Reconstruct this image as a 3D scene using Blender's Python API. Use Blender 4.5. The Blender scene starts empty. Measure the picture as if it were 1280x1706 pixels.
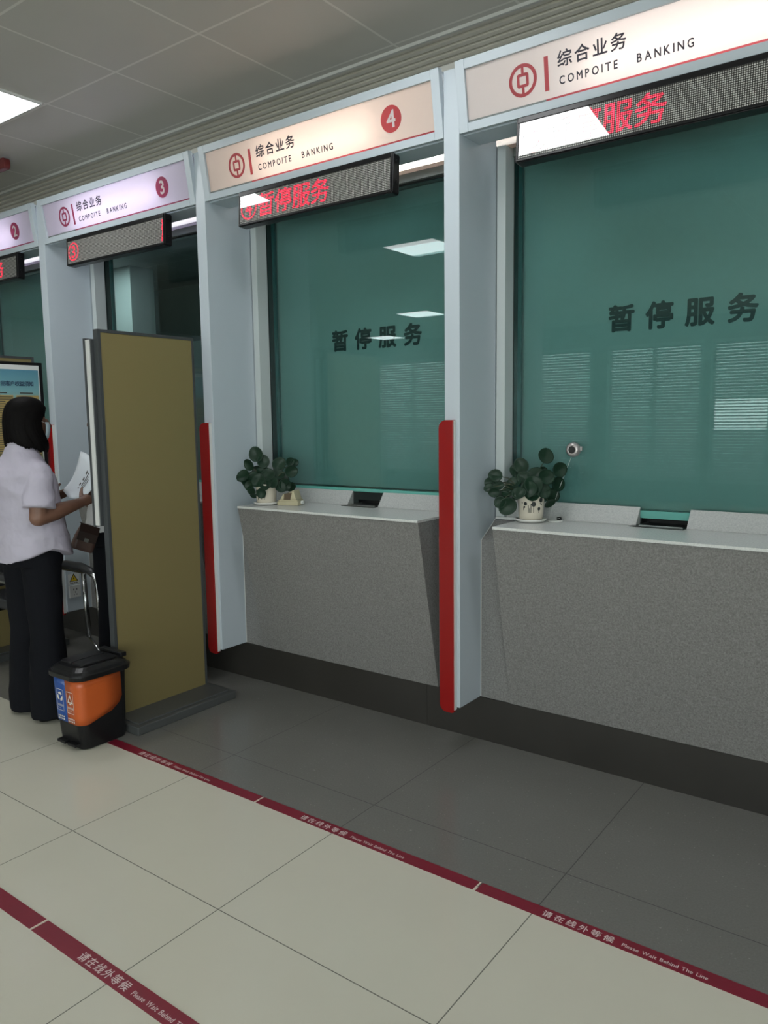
import bpy, bmesh, math, random
from mathutils import Vector, Matrix, noise as mnoise
random.seed(7)
SC = bpy.context.scene
COL = SC.collection

# ---------------------------------------------------------------- camera
F_PX = 1288.65
CAM_H = 1.505
RC = ((0.80293129, 0.06043269, -0.59300019),
      (0.59592097, -0.10374788, 0.79631312),
      (-0.01339917, -0.99276597, -0.11931553))      # columns: image right, image down, forward
cam_data = bpy.data.cameras.new('camera')
cam_data.sensor_fit = 'VERTICAL'
cam_data.sensor_height = 36.0
cam_data.lens = F_PX / 1706.0 * 36.0
cam_data.clip_start = 0.05
cam = bpy.data.objects.new('camera', cam_data)
COL.objects.link(cam)
cam.matrix_world = Matrix(((RC[0][0], -RC[0][1], -RC[0][2], 0),
                           (RC[1][0], -RC[1][1], -RC[1][2], 0),
                           (RC[2][0], -RC[2][1], -RC[2][2], CAM_H),
                           (0, 0, 0, 1)))
SC.camera = cam

# ---------------------------------------------------------------- light and exposure
EXPOSURE = 0.11
PANEL_W = 12.0            # ceiling light diffusers
SKY = 7.2                 # daylight outside the rear windows
TUBE = {5: 260.0, 4: 280.0, 3: 26.0, 2: 26.0}
SC.view_settings.view_transform = 'Standard'
SC.view_settings.look = 'None'
SC.view_settings.exposure = EXPOSURE
SC.view_settings.gamma = 1.0
SC.view_settings.use_curve_mapping = False
world = bpy.data.worlds.new('daylight')
SC.world = world
world.use_nodes = True
world.node_tree.nodes['Background'].inputs[0].default_value = (0.93, 0.985, 0.97, 1)
world.node_tree.nodes['Background'].inputs[1].default_value = SKY
SC.cycles.use_denoising = True
SC.cycles.max_bounces = 9
SC.cycles.diffuse_bounces = 5
SC.cycles.glossy_bounces = 5
SC.cycles.transparent_max_bounces = 16
SC.cycles.caustics_reflective = False
SC.cycles.caustics_refractive = False
SC.cycles.sample_clamp_indirect = 6.0


# ---------------------------------------------------------------- materials
class NT:
    def __init__(s, name):
        s.m = bpy.data.materials.new(name)
        s.m.use_nodes = True
        s.t = s.m.node_tree
        s.b = s.t.nodes['Principled BSDF']
        s.out = s.t.nodes['Material Output']

    def n(s, typ, **kw):
        x = s.t.nodes.new(typ)
        for k, v in kw.items():
            setattr(x, k, v)
        return x

    def l(s, a, b):
        s.t.links.new(a, b)

    def math(s, op, a, b=None, c=None):
        x = s.n('ShaderNodeMath', operation=op)
        for i, v in enumerate((a, b, c)):
            if v is None:
                continue
            if isinstance(v, (int, float)):
                x.inputs[i].default_value = v
            else:
                s.l(v, x.inputs[i])
        return x.outputs[0]

    def mix(s, fac, a, b):
        x = s.n('ShaderNodeMix', data_type='RGBA')
        for i, v in ((0, fac), (6, a), (7, b)):
            if isinstance(v, (int, float)):
                x.inputs[i].default_value = v
            elif isinstance(v, tuple):
                x.inputs[i].default_value = (*v[:3], 1)
            else:
                s.l(v, x.inputs[i])
        return x.outputs[2]

    def xyz(s):
        tc = s.n('ShaderNodeTexCoord')
        sp = s.n('ShaderNodeSeparateXYZ')
        s.l(tc.outputs['Object'], sp.inputs[0])
        return tc.outputs['Object'], sp.outputs[0], sp.outputs[1], sp.outputs[2]

    def noise(s, vec, scale, detail=3, rough=.5):
        x = s.n('ShaderNodeTexNoise')
        x.inputs['Scale'].default_value = scale
        x.inputs['Detail'].default_value = detail
        x.inputs['Roughness'].default_value = rough
        s.l(vec, x.inputs['Vector'])
        return x.outputs['Fac']


def pm(name, col, rough=.5, metal=0., noise=None, bump=None, coat=0., spec=.5, wear=None):
    t = NT(name)
    t.b.inputs['Roughness'].default_value = rough
    t.b.inputs['Metallic'].default_value = metal
    t.b.inputs['Coat Weight'].default_value = coat
    t.b.inputs['Coat Roughness'].default_value = .05
    t.b.inputs['Specular IOR Level'].default_value = spec
    t.b.inputs['Base Color'].default_value = (*col, 1)
    v = t.xyz()[0]
    sc, amt = noise or (6., .06)
    f = t.noise(v, sc)
    t.l(t.mix(f, tuple(c * (1 - amt) for c in col), tuple(min(1, c * (1 + amt)) for c in col)), t.b.inputs['Base Color'])
    if bump:
        bp = t.n('ShaderNodeBump')
        bp.inputs['Strength'].default_value = bump[1]
        bp.inputs['Distance'].default_value = bump[2] if len(bump) > 2 else .002
        t.l(t.noise(v, bump[0]), bp.inputs['Height'])
        t.l(bp.outputs[0], t.b.inputs['Normal'])
    return t.m


def granite(name, dark, mid, light, rough=.55):
    t = NT(name)
    v = t.xyz()[0]
    n1 = t.noise(v, 260, 2, .6)
    n2 = t.noise(v, 140, 2, .5)
    r = t.n('ShaderNodeValToRGB')
    r.color_ramp.elements[0].position = .36
    r.color_ramp.elements[0].color = (*dark, 1)
    r.color_ramp.elements[1].position = .66
    r.color_ramp.elements[1].color = (*light, 1)
    e = r.color_ramp.elements.new(.5)
    e.color = (*mid, 1)
    t.l(t.math('MULTIPLY', t.math('ADD', n1, n2), .5), r.inputs[0])
    t.l(r.outputs[0], t.b.inputs['Base Color'])
    t.b.inputs['Roughness'].default_value = rough
    return t.m


def floor_mat():
    t = NT('floor_tiles')
    v, x, y, z = t.xyz()

    def joint(c, off, pitch, w):
        a = t.math('FLOORED_MODULO', t.math('SUBTRACT', c, off - w / 2), pitch)
        return t.math('LESS_THAN', a, w)
    j = t.math('MAXIMUM', joint(x, -.964, .8, .0035), joint(y, 1.478, .8, .0035))
    grey = t.math('GREATER_THAN', y, 2.045)
    n1 = t.noise(v, 3.0, 3)
    white = t.mix(n1, (.52, .505, .428), (.56, .545, .462))
    n2 = t.noise(v, 150, 3, .7)
    n3 = t.noise(v, 5, 3)
    g = t.mix(n2, (.115, .114, .107), (.20, .198, .186))
    g = t.mix(t.math('MULTIPLY', n3, .5), g, (.125, .124, .116))
    fl = t.math('GREATER_THAN', t.noise(v, 90, 1), .735)
    g = t.mix(t.math('MULTIPLY', fl, .6), g, (.26, .26, .24))
    c = t.mix(grey, white, g)
    c = t.mix(t.math('MULTIPLY', j, .9), c, t.mix(grey, (.09, .085, .075), (.035, .035, .033)))
    t.l(c, t.b.inputs['Base Color'])
    rr = t.math('ADD', t.math('MULTIPLY', grey, .02), t.math('ADD', .16, t.math('MULTIPLY', j, .5)))
    t.l(rr, t.b.inputs['Roughness'])
    t.b.inputs['Specular IOR Level'].default_value = .3
    return t.m


def ceiling_mat():
    t = NT('ceiling_tiles')
    v, x, y, z = t.xyz()

    def joint(c, off, w):
        a = t.math('FLOORED_MODULO', t.math('SUBTRACT', c, off - w / 2), .6)
        return t.math('LESS_THAN', a, w)
    j = t.math('MAXIMUM', joint(x, -2.735, .012), joint(y, 2.385, .012))
    base = t.mix(t.noise(v, 2.5), (.47, .46, .43), (.52, .51, .475))
    t.l(t.mix(j, base, (.66, .65, .61)), t.b.inputs['Base Color'])
    t.b.inputs['Roughness'].default_value = .5
    return t.m


def emit(name, col, strength):
    t = NT(name)
    t.b.inputs['Base Color'].default_value = (*col, 1)
    t.b.inputs['Emission Color'].default_value = (*col, 1)
    t.b.inputs['Emission Strength'].default_value = strength
    v = t.xyz()[0]
    t.l(t.mix(t.noise(v, 8), tuple(c * .97 for c in col), col), t.b.inputs['Emission Color'])
    return t.m


def translucent(name, col, front=.35, rough=.35):
    t = NT(name)
    t.b.inputs['Base Color'].default_value = (*col, 1)
    t.b.inputs['Roughness'].default_value = rough
    tr = t.n('ShaderNodeBsdfTranslucent')
    mx = t.n('ShaderNodeMixShader')
    mx.inputs[0].default_value = 1 - front
    c = t.mix(t.noise(t.xyz()[0], 4), tuple(k * .97 for k in col), col)
    t.l(c, tr.inputs[0])
    t.l(c, t.b.inputs['Base Color'])
    t.l(t.b.outputs[0], mx.inputs[1])
    t.l(tr.outputs[0], mx.inputs[2])
    t.l(mx.outputs[0], t.out.inputs[0])
    return t.m


def glass(name, tint, ior=1.39):
    t = NT(name)
    tp = t.n('ShaderNodeBsdfTransparent')
    v = t.xyz()[0]
    t.l(t.mix(t.noise(v, 1.2), tuple(c * .985 for c in tint), tint), tp.inputs[0])
    gl = t.n('ShaderNodeBsdfGlossy')
    gl.inputs['Roughness'].default_value = 0.0
    gl.inputs[0].default_value = (1, 1, 1, 1)
    fr = t.n('ShaderNodeFresnel')
    geo = t.n('ShaderNodeNewGeometry')
    t.l(t.math('ADD', t.math('MULTIPLY', geo.outputs['Backfacing'], 1 / ior - ior), ior), fr.inputs[0])
    lw = t.math('MINIMUM', fr.outputs[0], .6)
    mx = t.n('ShaderNodeMixShader')
    t.l(lw, mx.inputs[0])
    t.l(tp.outputs[0], mx.inputs[1])
    t.l(gl.outputs[0], mx.inputs[2])
    t.l(mx.outputs[0], t.out.inputs[0])
    return t.m


def led_mat(name, lit):
    """dot matrix: a grid of small lamps on black, behind a glossy cover"""
    t = NT(name)
    v, x, y, z = t.xyz()
    P = .0074

    def tri(c):
        f = t.math('FRACT', t.math('DIVIDE', t.math('ADD', c, 20), P))
        return t.math('SUBTRACT', f, .5)
    d = t.math('SQRT', t.math('ADD', t.math('POWER', tri(x), 2), t.math('POWER', tri(z), 2)))
    dot = t.math('LESS_THAN', d, .34)
    if lit:
        t.l(t.mix(dot, (.05, .004, .006), (.5, .02, .03)), t.b.inputs['Base Color'])
        t.b.inputs['Emission Color'].default_value = (1, .035, .085, 1)
        t.l(t.math('ADD', t.math('MULTIPLY', dot, 2.6), .14), t.b.inputs['Emission Strength'])
    else:
        t.l(t.mix(dot, (.012, .012, .013), (.42, .42, .40)), t.b.inputs['Base Color'])
    t.b.inputs['Roughness'].default_value = .35
    t.b.inputs['Coat Weight'].default_value = .9
    t.b.inputs['Coat Roughness'].default_value = .01
    t.b.inputs['Coat IOR'].default_value = 1.95
    t.b.inputs['Specular IOR Level'].default_value = .2
    return t.m


M = {}
M['floor'] = floor_mat()
M['ceiling'] = ceiling_mat()
M['rib'] = pm('ribbed_soffit_panel', (.60, .57, .50), .45)
M['wall'] = pm('painted_wall', (.52, .52, .50), .6)
M['wall_grey'] = pm('grey_wall_paint', (.30, .31, .31), .6)
M['alu'] = pm('pale_aluminium_panel', (.455, .512, .562), .38, noise=(2., .03))
M['alu_frame'] = pm('satin_window_frame', (.50, .545, .55), .35, noise=(3., .03))
M['header'] = pm('dark_window_header', (.15, .17, .165), .4)
M['black'] = pm('black_plastic', (.008, .008, .009), .3, spec=.3)
M['rubber'] = pm('black_gasket', (.012, .014, .014), .5)
M['granite'] = granite('grey_granite', (.138, .134, .130), (.196, .192, .188), (.256, .252, .248))
M['granite_top_lit'] = granite('granite_lit_from_above', (.50, .515, .505), (.58, .595, .585), (.64, .655, .64), .22)  # same stone as the body, light from above painted in as paler tone
M['granite_up_lit'] = granite('granite_lit_upstand', (.31, .325, .32), (.365, .38, .372), (.42, .43, .42), .45)  # lit copy of the counter stone, brightness of the upstand put into its colour
M['plinth'] = pm('dark_stone_plinth', (.030, .028, .025), .32, noise=(3., .3))
M['red'] = pm('red_acrylic', (.25, .008, .008), .2, spec=.25, noise=(5., .04))
M['dark_red'] = pm('dull_red_sign', (.11, .014, .014), .4)
M['glass'] = glass('green_security_glass', (.745, .925, .915))
M['glass_edge'] = pm('pale_green_glass_edge', (.11, .36, .315), .15)
M['glass_edge2'] = pm('dull_green_glass_edge', (.03, .09, .09), .2)
M['blind'] = pm('pale_roller_blind', (.235, .245, .235), .7, noise=(40., .05))
M['ink'] = pm('black_print', (.006, .010, .010), .5)
M['ink_blue'] = pm('dark_print', (.016, .013, .028), .5)
M['sign_warm'] = translucent('warm_white_sign_face', (.84, .74, .68))
M['sign_white_face'] = translucent('white_sign_face', (.86, .80, .775))
M['sign_cool'] = translucent('cool_white_sign_face', (.80, .745, .82))
M['sign_red'] = translucent('red_sign_print', (.46, .085, .10), .4)
M['sign_plum'] = translucent('plum_sign_print', (.36, .06, .12), .5)
M['sign_white'] = translucent('white_sign_print', (.9, .86, .86), .4)
M['tube_warm'] = {k: emit('warm_tube_%s' % 'abcdef'[k], (1, .93, .86) if k > 3 else (.97, .92, .97), TUBE[k]) for k in TUBE}
M['white_in'] = pm('white_box_lining', (.8, .78, .75), .6)
M['led'] = led_mat('led_matrix_off', False)
M['led_on'] = led_mat('led_matrix_red', True)
M['panel_light'] = emit('light_diffuser', (.97, .985, 1.0), PANEL_W)
M['white_plastic'] = pm('white_plastic', (.62, .63, .62), .35)
M['gold'] = pm('gold_board', (.225, .182, .078), .42, metal=.2, noise=(1.5, .06))
M['dark_frame'] = pm('charcoal_frame', (.045, .050, .054), .4)
M['base_grey'] = pm('grey_base', (.066, .070, .070), .42)
M['tape'] = pm('crimson_floor_tape', (.175, .006, .022), .4, noise=(9., .1))
M['tape_txt'] = pm('pale_tape_print', (.62, .50, .50), .5)
M['tape_gap'] = pm('tape_seam', (.60, .50, .42), .5)
M['skin'] = pm('skin', (.17, .085, .057), .5, noise=(25., .08))
M['hair'] = pm('black_hair', (.0035, .003, .003), .6, noise=(60., .3), bump=(140., .4), spec=.06)
M['shirt'] = pm('lilac_shirt_cloth', (.41, .385, .465), .8, noise=(3., .05), bump=(7., .8, .03))
M['shirt2'] = pm('white_shirt_cloth', (.60, .61, .62), .75, bump=(9., .8, .02))
M['trouser'] = pm('black_trouser_cloth', (.006, .0065, .009), .85, noise=(4., .2), bump=(9., .6), spec=.12)
M['shoe'] = pm('black_shoe_leather', (.008, .008, .008), .35)
M['mask'] = pm('pale_blue_mask', (.42, .52, .58), .8)
M['paper'] = pm('white_paper', (.72, .77, .82), .7, noise=(3., .02))
M['bag'] = pm('brown_leather', (.10, .055, .045), .45, noise=(12., .15))
M['bag_dark'] = pm('dark_brown_leather', (.03, .015, .012), .4)
M['leather'] = pm('black_chair_leather', (.020, .021, .024), .38)
M['chrome'] = pm('chrome', (.42, .43, .44), .18, metal=1.)
M['blue'] = pm('blue_bin_plastic', (.012, .06, .26), .35)
M['orange'] = pm('orange_bin_plastic', (.48, .090, .016), .4)
M['bin_print'] = pm('pale_bin_print', (.66, .62, .58), .5)
M['pot'] = pm('cream_glazed_pot', (.60, .55, .46), .25, noise=(8., .05))
M['saucer'] = pm('white_glazed_saucer', (.66, .65, .62), .2)
M['soil'] = pm('dark_soil', (.018, .013, .009), .9, bump=(80., 1.))
M['leaf'] = pm('dark_green_leaf', (.008, .026, .014), .38, noise=(18., .35), spec=.2)
M['leaf_lt'] = pm('fresh_green_leaf', (.05, .16, .02), .3)
M['stem'] = pm('dark_stem', (.035, .045, .02), .5)
M['beige'] = pm('beige_plastic', (.42, .38, .25), .45, noise=(20., .08))
M['brown'] = pm('brown_recess', (.08, .055, .03), .6)
M['silver'] = pm('satin_silver', (.42, .39, .39), .3, metal=.7)
M['speaker_black'] = pm('black_mesh', (.02, .02, .02), .5, bump=(900., 1.))
M['wire'] = pm('pale_cable', (.42, .45, .43), .4)
M['steel'] = pm('brushed_steel', (.34, .36, .36), .3, metal=.9)
M['yellow'] = pm('warning_yellow', (.62, .43, .02), .5)
M['poster_blue'] = None


def poster_mat():
    t = NT('poster_sky_print')
    v, x, y, z = t.xyz()
    r = t.n('ShaderNodeValToRGB')
    el = r.color_ramp.elements
    el[0].position = 0.0
    el[0].color = (.16, .20, .14, 1)
    el[1].position = 1.0
    el[1].color = (.09, .24, .32, 1)
    e = el.new(.72)
    e.color = (.30, .42, .34, 1)
    e = el.new(.84)
    e.color = (.17, .35, .38, 1)
    t.l(t.math('DIVIDE', t.math('SUBTRACT', z, 1.05), .80), r.inputs[0])
    t.l(r.outputs[0], t.b.inputs['Base Color'])
    t.b.inputs['Roughness'].default_value = .3
    return t.m


M['poster_blue'] = poster_mat()
M['poster_tan'] = pm('poster_tan_print', (.36, .27, .10), .4)
M['poster_orange'] = pm('poster_orange_print', (.35, .12, .03), .4)
M['poster_ink'] = pm('poster_text_print', (.05, .045, .04), .5)
M['poster_navy'] = pm('poster_title_print', (.008, .016, .06), .5)
M['outdoor'] = pm('window_frame_white', (.5, .5, .48), .5)
M['slat'] = pm('blind_slat', (.30, .31, .31), .5)
M['clear'] = glass('clear_window_glass', (.97, .985, .98))


# ---------------------------------------------------------------- mesh helpers
TEXT_CACHE = {}


def glyph(ch, bold=0.0):
    """outline of one character as flat mesh: verts (x, y) in em units, faces, width"""
    k = (ch, bold)
    if k in TEXT_CACHE:
        return TEXT_CACHE[k]
    cu = bpy.data.curves.new('glyph', 'FONT')
    cu.body = ch
    cu.size = 1.0
    cu.resolution_u = 3
    cu.offset = bold
    o = bpy.data.objects.new('glyph', cu)
    COL.objects.link(o)
    bpy.context.view_layer.update()
    dg = bpy.context.evaluated_depsgraph_get()
    me = bpy.data.meshes.new_from_object(o.evaluated_get(dg))
    vs = [(v.co.x, v.co.y) for v in me.vertices]
    fs = [tuple(p.vertices) for p in me.polygons]
    bpy.data.objects.remove(o)
    bpy.data.curves.remove(cu)
    bpy.data.meshes.remove(me)
    if vs:
        x0 = min(v[0] for v in vs)
        x1 = max(v[0] for v in vs)
    else:
        x0 = x1 = 0
    TEXT_CACHE[k] = (vs, fs, x0, x1)
    return TEXT_CACHE[k]


class MB:
    def __init__(s):
        s.v = []
        s.f = []

    def add(s, vs, fs):
        o = len(s.v)
        s.v += [tuple(v) for v in vs]
        s.f += [tuple(i + o for i in f) for f in fs]
        return s

    def box(s, x0, x1, y0, y1, z0, z1):
        return s.add([(x0, y0, z0), (x1, y0, z0), (x1, y1, z0), (x0, y1, z0), (x0, y0, z1), (x1, y0, z1), (x1, y1, z1), (x0, y1, z1)],
                     [(0, 3, 2, 1), (4, 5, 6, 7), (0, 1, 5, 4), (1, 2, 6, 5), (2, 3, 7, 6), (3, 0, 4, 7)])

    def prism_x(s, poly, x0, x1):
        """poly: list of (y, z) swept along x"""
        n = len(poly)
        vs = [(x0, y, z) for y, z in poly] + [(x1, y, z) for y, z in poly]
        fs = [tuple(range(n)), tuple(range(2 * n - 1, n - 1, -1))]
        fs += [(i, i + n, (i + 1) % n + n, (i + 1) % n) for i in range(n)]
        return s.add(vs, fs)

    def prism_y(s, poly, y0, y1):
        n = len(poly)
        vs = [(x, y0, z) for x, z in poly] + [(x, y1, z) for x, z in poly]
        fs = [tuple(range(n)), tuple(range(2 * n - 1, n - 1, -1))]
        fs += [(i, i + n, (i + 1) % n + n, (i + 1) % n) for i in range(n)]
        return s.add(vs, fs)

    def prism_z(s, poly, z0, z1, sc=1.0, c=(0, 0)):
        n = len(poly)
        vs = [(x, y, z0) for x, y in poly] + [(c[0] + (x - c[0]) * sc, c[1] + (y - c[1]) * sc, z1) for x, y in poly]
        fs = [tuple(range(n - 1, -1, -1)), tuple(range(n, 2 * n))]
        fs += [(i, (i + 1) % n, (i + 1) % n + n, i + n) for i in range(n)]
        return s.add(vs, fs)

    def loft(s, rings, cap=True, closed=True):
        n = len(rings[0])
        vs = [p for r in rings for p in r]
        fs = []
        m = n if closed else n - 1
        for k in range(len(rings) - 1):
            for i in range(m):
                j = (i + 1) % n
                fs.append((k * n + i, k * n + j, (k + 1) * n + j, (k + 1) * n + i))
        if cap and closed:
            fs.append(tuple(range(n - 1, -1, -1)))
            fs.append(tuple(range((len(rings) - 1) * n, len(rings) * n)))
        return s.add(vs, fs)

    def tube(s, pts, r, n=8, cap=True):
        pts = [Vector(p) for p in pts]
        rad = r if isinstance(r, (list, tuple)) else [r] * len(pts)
        rings = []
        up = None
        for i, p in enumerate(pts):
            d = (pts[min(i + 1, len(pts) - 1)] - pts[max(i - 1, 0)]).normalized()
            if up is None:
                up = d.orthogonal().normalized()
            up = (up - d * up.dot(d))
            up = up.normalized() if up.length > 1e-6 else d.orthogonal().normalized()
            w = d.cross(up)
            rings.append([tuple(p + rad[i] * (math.cos(a) * up + math.sin(a) * w)) for a in [2 * math.pi * k / n for k in range(n)]])
        return s.loft(rings, cap)

    def lathe(s, prof, c=(0, 0, 0), n=24, axis='z'):
        rings = []
        for r, h in prof:
            ring = []
            for k in range(n):
                a = 2 * math.pi * k / n
                if axis == 'z':
                    ring.append((c[0] + r * math.cos(a), c[1] + r * math.sin(a), c[2] + h))
                elif axis == 'y':
                    ring.append((c[0] + r * math.cos(a), c[1] + h, c[2] + r * math.sin(a)))
                else:
                    ring.append((c[0] + h, c[1] + r * math.cos(a), c[2] + r * math.sin(a)))
            rings.append(ring)
        return s.loft(rings)

    def ball(s, c, r, n=12, m=8):
        rx, ry, rz = r if isinstance(r, (tuple, list)) else (r, r, r)
        rings = []
        for j in range(1, m):
            th = math.pi * j / m
            rings.append([(c[0] + rx * math.sin(th) * math.cos(2 * math.pi * k / n), c[1] + ry * math.sin(th) * math.sin(2 * math.pi * k / n), c[2] - rz * math.cos(th)) for k in range(n)])
        return s.loft(rings)

    def cone(s, a, b, ra, rb, n=12):
        """tapered limb with rounded ends"""
        a, b = Vector(a), Vector(b)
        d = (b - a).normalized()
        pts, rad = [], []
        for t in (-.95, -.7, -.35):
            pts.append(a + d * ra * t)
            rad.append(ra * math.sqrt(1 - t * t))
        for t in (0, .25, .5, .75, 1):
            pts.append(a.lerp(b, t))
            rad.append(ra + (rb - ra) * t)
        for t in (.35, .7, .95):
            pts.append(b + d * rb * t)
            rad.append(rb * math.sqrt(1 - t * t))
        return s.tube(pts, rad, n)

    def text(s, txt, org, xd, yd, size, pitch=None, bold=0.0, sx=1.0, gap=0.0, center=False):
        """lay characters along xd; pitch: fixed cell width (full-width characters)"""
        org, xd, yd = Vector(org), Vector(xd), Vector(yd)
        x = 0.0
        items = []
        for ch in txt:
            if ch == ' ':
                x += (pitch or size * .30 * sx + gap)
                continue
            vs, fs, x0, x1 = glyph(ch)
            if pitch:
                items.append((ch, x, 0.0))
                x += pitch
            else:
                items.append((ch, x - x0 * size * sx, 0.0))
                x += (x1 - x0) * size * sx + gap
        off = -x / 2 if center else 0.0
        nrm = xd.cross(yd).normalized()
        shifts = [(0., 0.)]
        if bold:
            shifts = [(bold * math.cos(a), bold * math.sin(a)) for a in [math.pi * i / 4 for i in range(8)]] + shifts
        for ch, px, _ in items:
            vs, fs, x0, x1 = glyph(ch)
            for i, (bx, by) in enumerate(shifts):
                s.add([tuple(org + xd * (off + px + (vx + bx) * size * sx) + yd * ((vy + by) * size) + nrm * (i * .00002)) for vx, vy in vs], fs)
        return s

    def build(s, name, mat, parent=None, bevel=0., smooth=False, subsurf=0, solidify=0.):
        me = bpy.data.meshes.new(name)
        me.from_pydata(s.v, [], s.f)
        me.update()
        bm = bmesh.new()
        bm.from_mesh(me)
        bmesh.ops.recalc_face_normals(bm, faces=bm.faces)
        bm.to_mesh(me)
        bm.free()
        me.materials.append(mat)
        o = bpy.data.objects.new(name, me)
        COL.objects.link(o)
        if parent is not None:
            o.parent = parent
        if smooth:
            for p in me.polygons:
                p.use_smooth = True
        if solidify:
            md = o.modifiers.new('thickness', 'SOLIDIFY')
            md.thickness = solidify
            md.offset = 0
        if bevel:
            md = o.modifiers.new('bevel', 'BEVEL')
            md.width = bevel
            md.segments = 2
            md.limit_method = 'ANGLE'
            md.angle_limit = math.radians(40)
        if subsurf:
            md = o.modifiers.new('subdivision', 'SUBSURF')
            md.levels = md.render_levels = subsurf
        return o

    def fuse(s, name, mat, parent=None, voxel=.006, smooth=6, folds=None):
        """merge overlapping shapes into one continuous skin"""
        o = s.build(name, mat)
        md = o.modifiers.new('fuse', 'REMESH')
        md.mode = 'VOXEL'
        md.voxel_size = voxel
        md.use_smooth_shade = True
        md = o.modifiers.new('smooth', 'SMOOTH')
        md.iterations = smooth
        md.factor = .5
        bpy.context.view_layer.update()
        dg = bpy.context.evaluated_depsgraph_get()
        me = bpy.data.meshes.new_from_object(o.evaluated_get(dg))
        old = o.data
        o.modifiers.clear()
        o.data = me
        bpy.data.meshes.remove(old)
        me.name = name
        if not me.materials:
            me.materials.append(mat)
        for p in me.polygons:
            p.use_smooth = True
        if folds:
            amp, fx, fz = folds
            ns = [v.normal.copy() for v in me.vertices]
            for v, n in zip(me.vertices, ns):
                q = Vector((v.co.x * fx + v.co.z * 2.2, v.co.y * fx, v.co.z * fz + v.co.x * 2.5))
                a = mnoise.noise(q)
                b = mnoise.noise(q * 2.3 + Vector((5, 3, 1)))
                v.co += n * amp * ((1 - 2.4 * abs(a)) * .75 + .35 * b - .3)
            me.update()
        if parent is not None:
            o.parent = parent
        return o


def tag(o, label, cat, group=None):
    o['label'] = label
    o['category'] = cat
    if group:
        o['group'] = group
    return o


def thing(name, label, cat, loc=(0, 0, 0), rotz=0., group=None):
    o = bpy.data.objects.new(name, None)
    o.empty_display_size = .1
    COL.objects.link(o)
    o.location = loc
    o.rotation_euler = (0, 0, rotz)
    return tag(o, label, cat, group)


def struct(o):
    o['kind'] = 'structure'
    return o


def rrect(x0, x1, z0, z1, r, n=5, corners=(1, 1, 1, 1)):
    """rounded rectangle outline, corners order: bl, br, tr, tl"""
    pts = []
    for i, (cx, cz, a0) in enumerate(((x0, z0, 180), (x1, z0, 270), (x1, z1, 0), (x0, z1, 90))):
        rr = r * corners[i]
        if rr <= 0:
            pts.append((cx, cz))
            continue
        ox = cx + (rr if cx == x0 else -rr)
        oz = cz + (rr if cz == z0 else -rr)
        for k in range(n + 1):
            a = math.radians(a0 + 90 * k / n)
            pts.append((ox + rr * math.cos(a), oz + rr * math.sin(a)))
    return pts


# ================================================================ THE SETTING
CEIL = 3.16
X0, X1, Y0, Y1 = -12.0, 2.4, -7.2, 6.4
struct(MB().box(X0, X1, Y0, Y1, -.08, 0).build('floor', M['floor']))

# ceiling: flat tiles with square openings left for the light panels
LIGHTS = [(-4.235, 2.06), (-1.83, 2.06), (.57, 2.06), (-4.30, .17), (-7.0, -3.85), (-9.55, -6.35), (-10.9, -.2), (1.2, -3.6), (-.6, -5.6), (-7.15, 4.55)]  # last panel is unseen, added to brighten the room behind window three
struct(MB().box(X0, X1, Y0, 3.03, CEIL, CEIL + .06).build('ceiling', M['ceiling']))
rib = [(3.03, CEIL + .06), (3.03, CEIL + .012)]
y = 3.045
while y < 3.55:
    rib += [(y, CEIL + .012), (y + .006, CEIL - .002), (y + .034, CEIL - .002), (y + .040, CEIL + .012)]
    y += .052
rib += [(3.60, CEIL + .012), (3.60, CEIL + .06)]
struct(MB().prism_x(rib, X0, X1).build('ceiling_ribbed', M['rib']))
struct(MB().box(X0, X1, 3.022, 3.036, CEIL - .014, CEIL + .01).build('trim_1', M['wall']))
struct(MB().box(X0, X1, 3.60, Y1, CEIL, CEIL + .06).build('ceiling_back', M['ceiling']))
struct(MB().box(X0 - .1, X0, Y0, Y1, 0, CEIL + .06).build('wall_left', M['wall_grey']))
struct(MB().box(X0, X1, Y1, Y1 + .1, 0, CEIL + .06).build('wall_back', M['wall']))

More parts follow.
